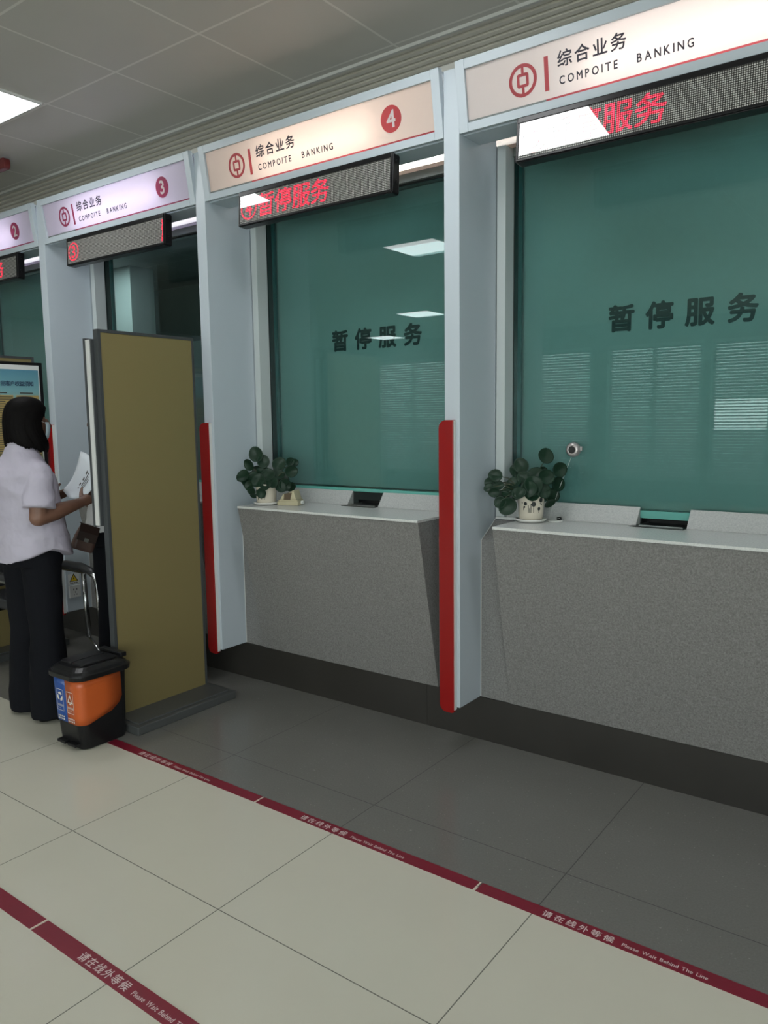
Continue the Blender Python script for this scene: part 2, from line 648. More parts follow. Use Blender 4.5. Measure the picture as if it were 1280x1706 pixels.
# rear wall (behind the photographer, seen mirrored in the glass): a wide row of windows with slatted blinds;
# the right wall is a glazed shop front
WIN = [(-10.6, -8.4), (-7.6, -5.5), (-5.2, -3.55), (-3.42, -1.6), (-1.45, 2.2)]
RZ0, RZ1 = .35, 2.75
rw = MB()
rw.box(X0, X1, Y0 - .15, Y0, 0, RZ0).box(X0, X1, Y0 - .15, Y0, RZ1, CEIL + .06)
edges = [X0] + [e for w in WIN for e in w] + [X1]
for i in range(0, len(edges), 2):
    rw.box(edges[i], edges[i + 1], Y0 - .15, Y0, RZ0, RZ1)
struct(rw.build('wall_rear', M['wall_grey']))
for i, (a, b) in enumerate(WIN):
    w = bpy.data.objects.new('window_%d' % (i + 6), None)
    COL.objects.link(w)
    struct(w)
    fr = MB().box(a, b, Y0 - .1, Y0 - .05, RZ0, RZ0 + .06).box(a, b, Y0 - .1, Y0 - .05, RZ1 - .06, RZ1)
    for c in (a, (a + b) / 2 - .03, b - .06):
        fr.box(c, c + .06, Y0 - .1, Y0 - .05, RZ0 + .06, RZ1 - .06)
    fr.build('window_frame', M['outdoor'], w)
    MB().box(a + .06, b - .06, Y0 - .08, Y0 - .074, RZ0 + .06, RZ1 - .06).build('window_glass', M['clear'], w)
    if i == 4:
        continue
    sl = MB()
    z = RZ0 + .08
    while z < RZ1 - .05:
        th = .0222 if not (i == 3 and 1.25 < z < 1.75) else .010
        sl.add([(a + .03, Y0 - .035, z + th), (b - .03, Y0 - .035, z + th), (b - .03, Y0 + .005, z - th), (a + .03, Y0 + .005, z - th),
                (a + .03, Y0 - .035, z + th + .002), (b - .03, Y0 - .035, z + th + .002), (b - .03, Y0 + .005, z - th + .002), (a + .03, Y0 + .005, z - th + .002)],
               [(0, 3, 2, 1), (4, 5, 6, 7), (0, 1, 5, 4), (1, 2, 6, 5), (2, 3, 7, 6), (3, 0, 4, 7)])
        z += .05
    sl.build('blind_slats', M['slat'], w)
GY = [(-6.6, -4.0), (-3.8, -1.2)]
rw = MB()
rw.box(X1, X1 + .15, Y0, Y1, 0, .12).box(X1, X1 + .15, Y0, Y1, 2.85, CEIL + .06)
edges = [Y0] + [e for w in GY for e in w] + [Y1]
for i in range(0, len(edges), 2):
    rw.box(X1, X1 + .15, edges[i], edges[i + 1], .12, 2.85)
struct(rw.build('wall_right', M['wall_grey']))
for i, (a, b) in enumerate(GY):
    w = bpy.data.objects.new('window_%d' % (i + 11), None)
    COL.objects.link(w)
    struct(w)
    fr = MB().box(X1 + .05, X1 + .1, a, b, .12, .2).box(X1 + .05, X1 + .1, a, b, 2.77, 2.85)
    for c in (a, (a + b) / 2 - .03, b - .06):
        fr.box(X1 + .05, X1 + .1, c, c + .06, .2, 2.77)
    fr.build('window_frame', M['outdoor'], w)
    MB().box(X1 + .07, X1 + .076, a + .06, b - .06, .2, 2.77).build('window_glass', M['clear'], w)


def portal(name, loc, rot, sx, sy):
    l = bpy.data.lights.new(name, 'AREA')
    l.shape = 'RECTANGLE'
    l.size, l.size_y = sx, sy
    l.cycles.is_portal = True
    o = bpy.data.objects.new(name, l)
    COL.objects.link(o)
    o.location = loc
    o.rotation_euler = rot


portal('daylight_portal', ((WIN[4][0] + WIN[4][1]) / 2, Y0 - .13, (RZ0 + RZ1) / 2), (math.pi / 2, 0, 0), 3.6, 2.4)
for a, b in GY:
    portal('daylight_portal', (X1 + .13, (a + b) / 2, 1.485), (math.pi / 2, 0, math.pi / 2), 2.6, 2.73)

# wall that carries the counter windows
PITCH = 1.575
BOOTH = {5: -1.736, 4: -3.311, 3: -4.886, 2: -6.461}       # x of each bay's left inner face
struct(MB().box(X0, X1, 3.30, 3.36, 2.703, CEIL + .06).build('wall_upper', M['white_in']))
struct(MB().box(X0, X1, 3.43, 3.50, 0, .95).build('wall_lower', M['wall_grey']))
i = 2
for a, b in [(BOOTH[k] - .073, BOOTH[k] - .002) for k in BOOTH] + [(X0, BOOTH[2] - .075), (BOOTH[5] + 1.502, X1)]:
    i += 1
    struct(MB().box(a, b, 3.207, 3.36, .95, 2.702).build('trim_%d' % i, M['alu']))
bb = MB().box(X0, -2.035, 3.066, 3.10, 0, .2065).box(-2.033, X1, 3.066, 3.10, 0, .2065)
struct(bb.build('baseboard_counter', M['plinth']))

# ceiling lights
CAPT = ['square ceiling light panel at the left edge, lit bright white', 'square ceiling light panel over the space before counter five',
        'square ceiling light panel overhead beyond the right frame edge', 'square ceiling light panel mirrored large in window four', 'square ceiling light panel mirrored small above the printed words of window four',
        'square ceiling light panel in the far rear left corner of the hall', 'square ceiling light panel near the far left wall of the hall',
        'square ceiling light panel at the rear right of the hall', 'square ceiling light panel by the rear windows, right of the middle',
        'unseen square ceiling light panel added to brighten the room behind window three']
for (x, y), lab in zip(LIGHTS, CAPT):
    t = thing('ceiling_light', lab, 'ceiling light', (x, y, CEIL - .012), 0, 'square ceiling light panels')
    f = MB()
    f.box(-.30, .30, -.30, -.29, 0, .012).box(-.30, .30, .29, .30, 0, .012).box(-.30, -.29, -.29, .29, 0, .012).box(.29, .30, -.29, .29, 0, .012)
    f.build('frame', M['white_plastic'], t)
    MB().box(-.29, .29, -.29, .29, .002, .011).build('diffuser', M['panel_light'], t)

# ================================================================ THE COUNTER BAYS
NAMES = {5: 'five', 4: 'four', 3: 'three', 2: 'two'}
VD = Vector((0, -.1476165, .9890444))                     # up along the leaning sign face
SN = Vector((0, -.9890444, -.1476165))                    # out of the sign face


def sp(x, v, off=0.0):
    """point on the sign face, bay coordinates (y, z absolute)"""
    p = Vector((x, 2.885, 2.667)) + VD * v + SN * off
    return tuple(p)


def sign_bar(mb, x0, x1, v0, v1, o0=0., o1=.03):
    vs = [sp(x0, v0, -o1), sp(x1, v0, -o1), sp(x1, v0, -o0), sp(x0, v0, -o0), sp(x0, v1, -o1), sp(x1, v1, -o1), sp(x1, v1, -o0), sp(x0, v1, -o0)]
    mb.add(vs, [(0, 3, 2, 1), (4, 5, 6, 7), (0, 1, 5, 4), (1, 2, 6, 5), (2, 3, 7, 6), (3, 0, 4, 7)])
    return mb


def ring_flat(mb, cx, cv, r0, r1, off, n=40):
    vs, fs = [], []
    for k in range(n):
        a = 2 * math.pi * k / n
        vs += [sp(cx + r0 * math.cos(a), cv + r0 * math.sin(a), off), sp(cx + r1 * math.cos(a), cv + r1 * math.sin(a), off)]
        j = (k + 1) % n
        fs.append((2 * k, 2 * k + 1, 2 * j + 1, 2 * j))
    mb.add(vs, fs)


def flat_rect(mb, x0, x1, v0, v1, off):
    mb.add([sp(x0, v0, off), sp(x1, v0, off), sp(x1, v1, off), sp(x0, v1, off)], [(0, 1, 2, 3)])


def rounded_frame(mb, x0, x1, v0, v1, w, r, off):
    a = rrect(x0, x1, v0, v1, r, 4)
    b = rrect(x0 + w, x1 - w, v0 + w, v1 - w, max(r - w, .002), 4)
    n = len(a)
    mb.add([sp(px, pv, off) for px, pv in a] + [sp(px, pv, off) for px, pv in b], [(i, (i + 1) % n, (i + 1) % n + n, i + n) for i in range(n)])


def make_fin(k):
    lab = {5: 'pale aluminium partition fin with red edge between windows four and five',
           4: 'pale aluminium partition fin with red edge behind the gold display board, left of window four',
           3: 'pale aluminium partition fin beside the standing woman, left of window three'}[k]
    t = thing('partition_fin', lab, 'partition', (BOOTH[k], 0, 0), 0, 'partition fins between the counter windows')
    MB().box(-.075, 0, 2.885, 3.205, .2085, 2.930).build('panel', M['alu'], t, bevel=.002)
    red = MB().prism_y(rrect(-.094, -.019, .185, 1.497, .035, 6, (1, .35, 0, 1)), 2.861, 2.8845)
    red.box(-.094, -.0765, 2.8845, 2.925, .225, 1.455)
    r = red.build('bumper_strip', M['red'], t, bevel=.003)
    MB().box(-.019, -.0165, 2.866, 2.8845, .2, 1.495).build('clear_edge', M['white_plastic'], r)
    return t


def make_sign(k):
    warm = k > 3
    lab = 'lit white sign box with red emblem and number %s above its window' % NAMES[k] if k < 5 else \
        'largest lit sign box at upper right, its number beyond the frame edge'
    t = thing('sign_box', lab, 'sign', (BOOTH[k], 0, 0), 0, 'lit sign boxes over the counter windows')
    L = 1.4985
    H = .2705
    sign_bar(MB(), .0015, .043, 0, H).build('side_rail', M['alu'], t, bevel=.0015)
    sign_bar(MB(), L - .041, L, 0, H).build('side_rail', M['alu'], t, bevel=.0015)
    sign_bar(MB(), .0435, L - .0415, H - .038, H - .001).build('top_rail', M['alu'], t, bevel=.0015)
    sign_bar(MB(), .0435, L - .0415, .0005, .033).build('bottom_rail', M['alu'], t, bevel=.0015)
    face = {5: M['sign_white_face'], 4: M['sign_warm']}.get(k, M['sign_cool'])
    red = M['sign_red'] if warm else M['sign_plum']
    fp = MB()
    sign_bar(fp, .043, L - .041, .030, H - .036, .012, .015)
    fp.build('face_panel', face, t)
    O = -.0105
    dx = .03 if k == 5 else 0.
    e = MB()
    cx, cv = .262 + dx, .131
    ring_flat(e, cx, cv, .046, .059, O)
    rounded_frame(e, cx - .025, cx + .025, cv - .025, cv + .025, .011, .009, O)
    flat_rect(e, cx - .0055, cx + .0055, cv + .025, cv + .047, O)
    flat_rect(e, cx - .0055, cx + .0055, cv - .047, cv - .025, O)
    e.build('emblem', red, t)
    MB_ = MB()
    flat_rect(MB_, .352 + dx, .369 + dx, .070, .190, O)
    MB_.build('divider_bar', red, t)
    MB().text('综合业务', sp(.405 + dx, .143, O), (1, 0, 0), VD, .060, pitch=.068, bold=.018).build('chinese_lettering', M['ink_blue'], t)
    MB().text('COMPOITE', sp(.412 + dx, .080, O), (1, 0, 0), VD, .040, gap=.0115, sx=.84, bold=.02).build('english_lettering', M['ink_blue'], t)
    MB().text('BANKING', sp(.705 + dx, .080, O), (1, 0, 0), VD, .040, gap=.0115, sx=.84, bold=.02).build('english_lettering', M['ink_blue'], t)
    if k < 5:
        c = MB()
        cx2, cv2 = 1.236, .134
        n = 40
        c.add([sp(cx2 + .055 * math.cos(2 * math.pi * i / n), cv2 + .055 * math.sin(2 * math.pi * i / n), O) for i in range(n)], [tuple(range(n))])
        d = c.build('number_disc', red, t)
        vs, fs, gx0, gx1 = glyph(str(k))
        s = .098
        MB().text(str(k), sp(cx2 - (gx0 + gx1) / 2 * s, cv2 - .345 * s, O + .001), (1, 0, 0), VD, s, pitch=.1, bold=.018).build('number', M['sign_white'], d)
    ln = MB()
    flat_rect(ln, .355 + dx, L - .041, .033, .042, O)
    ln.build('base_line', red, t)
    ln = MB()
    flat_rect(ln, .043, .355 + dx, .033, .042, O)  # dark strip painting the shadowed gap where the printed line stops
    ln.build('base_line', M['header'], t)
    # the box behind the face: soffit, back lip added to cut tube spill, top and ends, with a tube inside
    bx = MB()
    bx.box(.0015, L, 2.917, 3.053, 2.667, 2.674).box(.0015, L, 3.046, 3.053, 2.674, 2.778)
    bx.box(.0015, L, 2.874, 3.296, 2.921, 2.928)
    bx.build('housing', M['alu'], t)
    MB().box(.0015, L, 3.228, 3.298, 2.7035, 2.7055).build('light_lip', M['sign_warm'] if warm else M['sign_cool'], t)
    MB().lathe([(.009, .0), (.013, .01), (.013, {5: .90, 4: .70}.get(k, .86)), (.009, {5: .91, 4: .71}.get(k, .87))], ({5: .52, 4: .42}.get(k, .33), 2.965, 2.80), 12, 'x').build('light_tube', M['tube_warm'][k], t)
    return t


LED_TXT = {5: (5, '暂停服务'), 4: (4, '暂停服务'), 3: (3, ''), 2: (2, '暂停服务')}


def make_led(k):
    lab = {5: 'long black dot matrix display under the largest sign, left half glaring white',
           4: 'black dot matrix display showing red characters under sign four',
           3: 'black dot matrix display with a red circled three at its left end',
           2: 'black dot matrix display cut off by the left frame edge'}[k]
    # hinged at its top front edge and leaning a few degrees
    t = thing('led_display', lab, 'display', (BOOTH[k] + .757, 2.874, 2.6655), 0, 'dot matrix displays under the signs')
    t.rotation_euler = (math.radians({5: -5.3, 4: -3.3, 3: -2.0, 2: -2.0}[k]), 0, 0)
    W = .489
    Hh = .175
    h = MB()
    h.prism_y(rrect(-W, W, -Hh, 0, .012, 4), .004, .052)
    h.build('housing', M['black'], t, bevel=.002)
    f = MB()
    f.box(-W + .006, W - .006, -.002, .006, -.025, -.004).box(-W + .006, W - .006, -.002, .006, -Hh + .004, -Hh + .014)
    f.box(-W + .006, -W + .014, -.002, .006, -Hh + .014, -.025).box(W - .014, W - .006, -.002, .006, -Hh + .014, -.025)
    f.build('bezel', M['black'], t, bevel=.002)
    s = MB().box(-W + .014, W - .014, .001, .005, -Hh + .014, -.025).build('screen', M['led'], t)
    n, tx = LED_TXT[k]
    q, q2 = MB(), MB()
    xs = -W + .020
    zc = -Hh / 2 - .0055
    r0, r1 = .047, .056
    N = 36
    vs, fs = [], []
    for i in range(N):
        a = 2 * math.pi * i / N
        for r in (r0, r1):
            vs.append((xs + .058 + r * math.cos(a), .0002, zc + r * math.sin(a)))
        j = (i + 1) % N
        fs.append((2 * i, 2 * i + 1, 2 * j + 1, 2 * j))
    if k > 2:
        q.add(vs, fs)
        g = glyph(str(n))
        q.text(str(n), (xs + .058 - (g[2] + g[3]) / 2 * .1, .0002, zc - .035), (1, 0, 0), (0, 0, 1), .10, pitch=.1, bold=.02)
        q.build('red_circled_digit', M['led_on'], s)
    if tx:
        q2.text(tx, (xs + {5: .088, 2: .300}.get(k, .120), .0002, zc - .043), (1, 0, 0), (0, 0, 1), .120, pitch=.1185, bold=.014)
    if k == 3:
        q2.prism_y([(W - .026, zc - .062), (W - .016, zc - .062), (W - .016, zc + .056), (W - .026, zc + .056), (W - .022, zc + .03), (W - .027, zc + .015), (W - .020, zc - .01), (W - .024, zc - .03)], .0001, .0003)
    q2.build('red_characters', M['led_on'], s)
    for x, z in ((W, -.035), (W, -.12)):
        MB().lathe([(.007, 0), (.007, .006)], (x, .028, z), 10, 'x').build('screw', M['black'], t)
    return t


def make_counter(k):
    lab = {5: 'grey granite service counter at right under the largest window', 4: 'grey granite service counter under the window with sign four',
           3: 'grey granite service counter behind the gold display board', 2: 'grey granite service counter at far left behind the poster stand'}[k]
    t = thing('service_counter', lab, 'counter', (BOOTH[k], 0, 0), 0, 'granite counters of the service windows')
    a, b = .155, 1.345
    MB().prism_x([(3.064, .2075), (2.897, 1.031), (3.205, 1.031), (3.205, .2075)], a, b).build('body', M['granite'], t, bevel=.0015)
    for x0, x1 in ((.0015, a - .001), (b + .001, 1.4985)):
        MB().prism_x([(3.071, .2075), (3.071, .947), (3.2045, 1.030), (3.2045, .2075)], x0, x1).build('side_panel', M['granite'], t, bevel=.001)
    MB().tube([(.0025, 3.0695, .210), (.0025, 3.0695, .948), (.0025, 3.2030, 1.0320)], .0018, 6).build('edge_trim', M['white_plastic'], t)
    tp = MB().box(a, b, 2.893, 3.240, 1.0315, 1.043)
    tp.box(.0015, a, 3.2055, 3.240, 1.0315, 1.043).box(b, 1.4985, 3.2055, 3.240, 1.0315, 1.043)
    tp.build('countertop', M['granite_top_lit'], t, bevel=.001)
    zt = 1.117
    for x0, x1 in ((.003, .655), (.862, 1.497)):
        MB().prism_x([(3.2325, 1.0435), (3.287, zt), (3.289, zt), (3.289, 1.0435)], x0, x1).build('upstand', M['granite_up_lit'], t, bevel=.001)
    tr = MB().box(.640, .86, 3.196, 3.355, 1.0435, 1.0455).box(.640, .86, 3.350, 3.355, 1.0455, 1.062)
    c = tr.build('cash_tray', M['black'], t)
    MB().box(.672, .85, 3.222, 3.228, 1.0455, 1.050).box(.672, .676, 3.228, 3.34, 1.0455, 1.05).build('tray_rim', M['steel'], c)
    MB().lathe([(.001, 0), (.021, 0), (.021, .0012), (.001, .0012)], (1.305, 3.195, 1.0432), 16).build('grommet', M['black'], t)
    return t


def make_window(k):
    w = bpy.data.objects.new('window_%d' % k, None)
    COL.objects.link(w)
    w.location = (BOOTH[k], 0, 0)
    struct(w)
    f = MB()
    f.box(.003, .046, 3.2065, 3.288, 1.044, 2.70).box(1.454, 1.497, 3.2065, 3.288, 1.044, 2.70)
    f.build('jamb', M['alu_frame'], w, bevel=.0015)
    MB().box(.047, 1.453, 3.27, 3.298, 2.664, 2.7025).build('header', M['header'], w)
    zb = 1.070 if k == 5 else 1.114
    g = MB().box(.048, 1.452, 3.292, 3.328, zb + (.032 if k == 5 else .017), 2.655).build('glass_pane', M['glass'], w)
    e = MB().box(.048, 1.452, 3.2915, 3.3285, zb, zb + (.032 if k == 5 else .017))
    e.build('glass_edge', M['glass_edge'], g)
    MB().box(.0475, .066, 3.3285, 3.345, zb, 2.65).build('glass_edge', M['glass_edge2'], g)
    gs = MB().box(.0462, .0479, 3.2885, 3.36, 1.05, 2.66).box(.047, 1.453, 3.290, 3.30, 2.656, 2.6635)
    gs.build('gasket', M['rubber'], w)
    if k != 3:
        t = thing('roller_blind', {5: 'closed blind with black characters behind the largest window', 4: 'closed blind with black characters behind window four',
                                   2: 'closed pale blind behind window two at far left'}[k], 'blind', (BOOTH[k], 0, 0), 0, 'closed blinds behind the counter windows')
        MB().box(.03, 1.47, 3.362, 3.366, 1.135 if k == 4 else 1.10, 2.66).build('blind_cloth', M['blind'], t)
        if k > 3:
            q = MB()
            size = .118
            xs = {5: .468, 4: .462}[k]
            z = {5: 1.879, 4: 1.893}[k]
            for i, ch in enumerate('暂停服务'):
                q.text(ch, (xs + i * .1625, 3.3605, z), (1, 0, 0), (0, 0, 1), size, pitch=.13, bold=.033)
            q.build('lettering', M['ink'], t)


for k in (5, 4, 3, 2):
    if k > 2:
        make_fin(k)
    make_sign(k)
    make_led(k)
    make_counter(k)
    make_window(k)

# teller room beyond window three
struct(MB().box(-9.4, -7.2, 5.2, 5.5, 0, CEIL).build('wall_teller', M['wall']))
t = thing('filing_cabinet', 'dark tall cabinet in the room behind window three', 'cabinet', (-6.6, 5.2, 0))
MB().box(-.3, .55, 0, .5, 0, 2.35).build('body', M['dark_frame'], t)
for x in (-.285, .13):
    d = MB().box(x, x + .405, -.02, -.001, .06, 2.3).build('door', M['header'], t)
    MB().box(x + .36, x + .375, -.035, -.02, 1.1, 1.25).build('handle', M['steel'], d)


# ================================================================ FLOOR TAPE
def tape(x0, x1, y0, y1, lab, text=True, shift=.228):
    t = thing('floor_tape', lab, 'floor tape', (x0, y0, 0), 0, 'crimson waiting line tapes')
    W = y1 - y0
    MB().box(.005, x1 - x0 - .005, 0, W, .0002, .0014).build('strip', M['tape'], t)
    MB().box(x1 - x0 - .005, x1 - x0, 0, W, .0002, .0012).build('seam', M['tape_gap'], t)
    if text:
        q = MB()
        q2 = MB()
        q.text('请在线外等候', (shift, W * .22, .0018), (1, 0, 0), (0, 1, 0), W * .63, pitch=.0385, bold=.012)
        q2.text('Please Wait Behind The Line', (shift + .248, W * .26, .0018), (1, 0, 0), (0, 1, 0), W * .42, sx=.88, gap=.0020, bold=.01)
        q.build('chinese_lettering', M['tape_txt'], t)
        q2.build('english_lettering', M['tape_txt'], t)
    return t


tape(-3.165, -2.165, 2.022, 2.072, 'crimson floor tape beside the orange and blue bin')
tape(-2.165, -1.167, 2.022, 2.072, 'crimson floor tape in the middle of the long line at the grey tiles')
tape(-1.167, -.169, 2.022, 2.072, 'crimson floor tape at right end of the long line, largest lettering')
tape(-2.150, -1.150, 1.084, 1.139, 'crimson floor tape crossing the lower left corner on pale tiles', shift=.225)
tape(-3.150, -2.150, 1.084, 1.139, 'crimson floor tape at the left frame edge, leading to the lower left corner', text=False)


# ================================================================ DISPLAY BOARDS
def board(name, lab, loc, rot, poster):
    """gold board standing across the hall on a flat base; local +x is the gold face"""
    t = thing(name, lab, 'display board', loc, rot, 'free standing gold display boards')
    MB().box(-.20, .20, -.315, .315, 0, .042).build('base', M['base_grey'], t, bevel=.004)
    MB().box(-.17, .17, -.29, .29, .042, .050).build('base_plate', M['base_grey'], t, bevel=.002)
    fr = MB()
    fr.box(-.032, .004, -.287, -.270, .050, 1.945).box(-.032, .004, .272, .285, .050, 1.945).box(-.032, .004, -.270, .272, 1.930, 1.945)
    fr.build('frame', M['dark_frame'], t, bevel=.001)
    MB().box(-.028, .0, -.270, .272, .050, 1.930).build('gold_panel', M['gold'], t)
    # framed poster box fixed on the back face
    pf = MB().box(-.085, -.070, -.31, .31, 1.00, 1.905).build('poster_frame', M['black'] if poster else M['dark_frame'], t, bevel=.002)
    MB().box(-.070, -.042, -.306, .306, 1.008, 1.897).build('poster_box', M['white_plastic'], pf)
    MB().box(-.042, -.0325, -.300, .300, 1.005, 1.90).build('back_rail', M['dark_frame'], t)
    if poster:
        MB().box(-.0862, -.0852, -.285, .285, 1.02, 1.885).build('poster_margin', M['white_plastic'], pf)
        p = MB().box(-.0868, -.0862, -.278, .278, 1.05, 1.855).build('poster_print', M['poster_blue'], pf)
        q = MB()
        y = Vector((0, -1, 0))
        q.text('产品客户权益须知', (-.0875, .010, 1.752), y, (0, 0, 1), .034, pitch=.0312, bold=.018)
        q.build('poster_title', M['poster_navy'], t)
        bx = MB()
        for a, b in ((.235, .080), (.055, -.100), (-.120, -.272)):
            bx.box(-.0874, -.0868, b, a, 1.27, 1.690)
        bx.build('text_field', M['poster_tan'], t)
        ol = MB().box(-.0874, -.0868, -.278, .278, 1.12, 1.175)
        ol.build('colour_band', M['poster_orange'], t)
        ln = MB()
        rnd = random.Random(3)
        for a, b in ((.230, .085), (.050, -.095), (-.125, -.268)):
            z = 1.676
            ln.box(-.0881, -.0876, b + .035, a - .02, 1.701, 1.708)
            while z > 1.285:
                ln.box(-.0881, -.0876, b + rnd.choice((0, 0, 0, .02, .05)), a, z, z + .005)
                z -= .0145
        ln.build('text_lines', M['poster_ink'], t)
    return t


board('display_board', 'tall gold display board on a flat grey base behind the bin', (-3.300, 2.470, 0), 0, False)
board('display_board', 'gold display board behind the woman carrying a framed blue poster', (-5.02, 2.53, 0), math.pi, True)


# ================================================================ PEDAL BIN
def make_bin():
    t = thing('pedal_bin', 'two compartment pedal bin, blue and orange, on the pale tiles before the gold board', 'rubbish bin', (-3.258, 2.02, 0))

    def ring(z, x0, x1, y0, y1, r=.040):
        return [(x, y, z) for x, y in rrect(x0, x1, y0, y1, r, 6)]
    b = MB().loft([ring(.004, -.098, .100, -.118, .118), ring(.05, -.102, .104, -.124, .122), ring(.115, -.105, .108, -.130, .124), ring(.335, -.112, .113, -.137, .128)])
    b.build('body', M['black'], t, smooth=False, bevel=.002)

    # coloured fronts: curved skins following the body, each wrapping one front corner
    def skin(side, z0, z1, x_in, name, mat, ylen):
        cols = []
        rim = []
        r = .040
        zz = [z0 + (z1 - z0) * i / 6 for i in range(7)]
        for i, z in enumerate(zz):
            f = (z - .115) / .22
            xo = (.108 + .005 * f) if side > 0 else (.105 + .007 * f)
            yo = .130 + .007 * f
            g = .0025
            pts = [(side * x_in, -yo - g)]
            pts.append((side * (xo - r), -yo - g))
            for k in range(1, 7):
                a = math.radians(90 * k / 6)
                pts.append((side * (xo - r + (r + g) * math.sin(a)), -yo + r - (r + g) * math.cos(a)))
            # lower edge of the side wing rises in a rounded corner
            lim = ylen - (.06 * max(0, 1 - i / 2.0) ** 2)
            pts.append((side * (xo + g), -yo + r + .45 * (lim - r)))
            pts.append((side * (xo + g), -yo + lim))
            rise = .030 * max(0, 1 - i / 6.0)
            n = len(pts)
            cols.append([(p[0], p[1], z + rise * max(0, (j - 7) / (n - 8)) ** 1.0) for j, p in enumerate(pts)])
        m = MB().loft(cols, cap=False, closed=False)
        return m.build(name, mat, t, smooth=True, solidify=.003)
    o = skin(1, .125, .337, .008, 'compartment', M['orange'], .218)
    o['label'] = 'orange compartment'
    u = skin(-1, .125, .337, -.006, 'compartment', M['blue'], .218)
    u['label'] = 'blue compartment'

    # printed marks
    def sticker(xc, par, arrows):
        q = MB()
        y = -.1405
        ex, ez = Vector((1, 0, 0)), Vector((0, -.03, .9995))

        def P(u, v):
            return tuple(Vector((xc, y, .228)) + ex * u + ez * v)
        w, h, s = .027, .052, .0020
        for (a, b, c, d) in ((-w, w, h - s, h), (-w, w, -h, -h + s), (-w, -w + s, -h, h), (w - s, w, -h, h)):
            q.add([P(a, c), P(b, c), P(b, d), P(a, d)], [(0, 1, 2, 3)])
        if arrows:
            for i in range(3):
                a0 = math.radians(90 + 120 * i)
                pts = []
                for da, rr in ((-52, .022), (-10, .0245), (38, .022), (38, .011), (-8, .0115), (-52, .011)):
                    a = a0 + math.radians(da)
                    pts.append(P(rr * math.cos(a), .016 + rr * math.sin(a)))
                q.add(pts, [(0, 1, 2, 3, 4, 5)])
        else:
            out = [(-.022, -.002), (.022, -.002), (.0, .041)]
            inn = [(-.013, .004), (.013, .004), (.0, .028)]
            q.add([P(*p) for p in out] + [P(*p) for p in inn], [(i, (i + 1) % 3, (i + 1) % 3 + 3, i + 3) for i in range(3)])
            q.add([P(-.006, -.004), P(.006, -.004), P(.006, -.010), P(-.006, -.010)], [(0, 1, 2, 3)])
        q.text('可回收物' if arrows else '其他垃圾', P(-.0225, -.030), ex, ez, .0115, pitch=.0115, bold=.01)
        q.text('Recyclable' if arrows else 'Residual Waste', P(-.021, -.041), ex, ez, .0065, gap=.0005, sx=.78)
        for i in range(4):
            a = -.026 + i * .014
            for b2 in (-.082, -.094):
                q.add([P(a, b2), P(a + .009, b2), P(a + .009, b2 + .007), P(a, b2 + .007)], [(0, 1, 2, 3)])
        q.build('printed_mark', M['bin_print'], par)
    sticker(.044, o, False)
    sticker(-.038, u, True)
    # lid with a stepped rim and two flaps
    def lr(z, e, r=.06):
        return [(x, y, z) for x, y in rrect(-.118 - e, .120 + e, -.142 - e, .134 + e, r, 6)]
    MB().loft([lr(.338, .006), lr(.340, .016), lr(.362, .018), lr(.366, .010), lr(.378, .004), lr(.392, -.016), lr(.395, -.03)]).build('lid_rim', M['black'], t, bevel=.0015)
    for x0, x1 in ((-.088, -.003), (.003, .090)):
        MB().prism_z(rrect(x0, x1, -.105, .09, .02, 4), .3955, .403, .96, ((x0 + x1) / 2, 0)).build('lid_flap', M['black'], t, bevel=.002)
    MB().box(-.09, .09, .108, .140, .388, .41).build('hinge', M['black'], t, bevel=.004)
    for x0, x1 in ((-.075, -.01), (.01, .075)):
        MB().box(x0, x1, -.148, -.108, .02, .034).build('pedal', M['black'], t, bevel=.004)
    return t


make_bin()


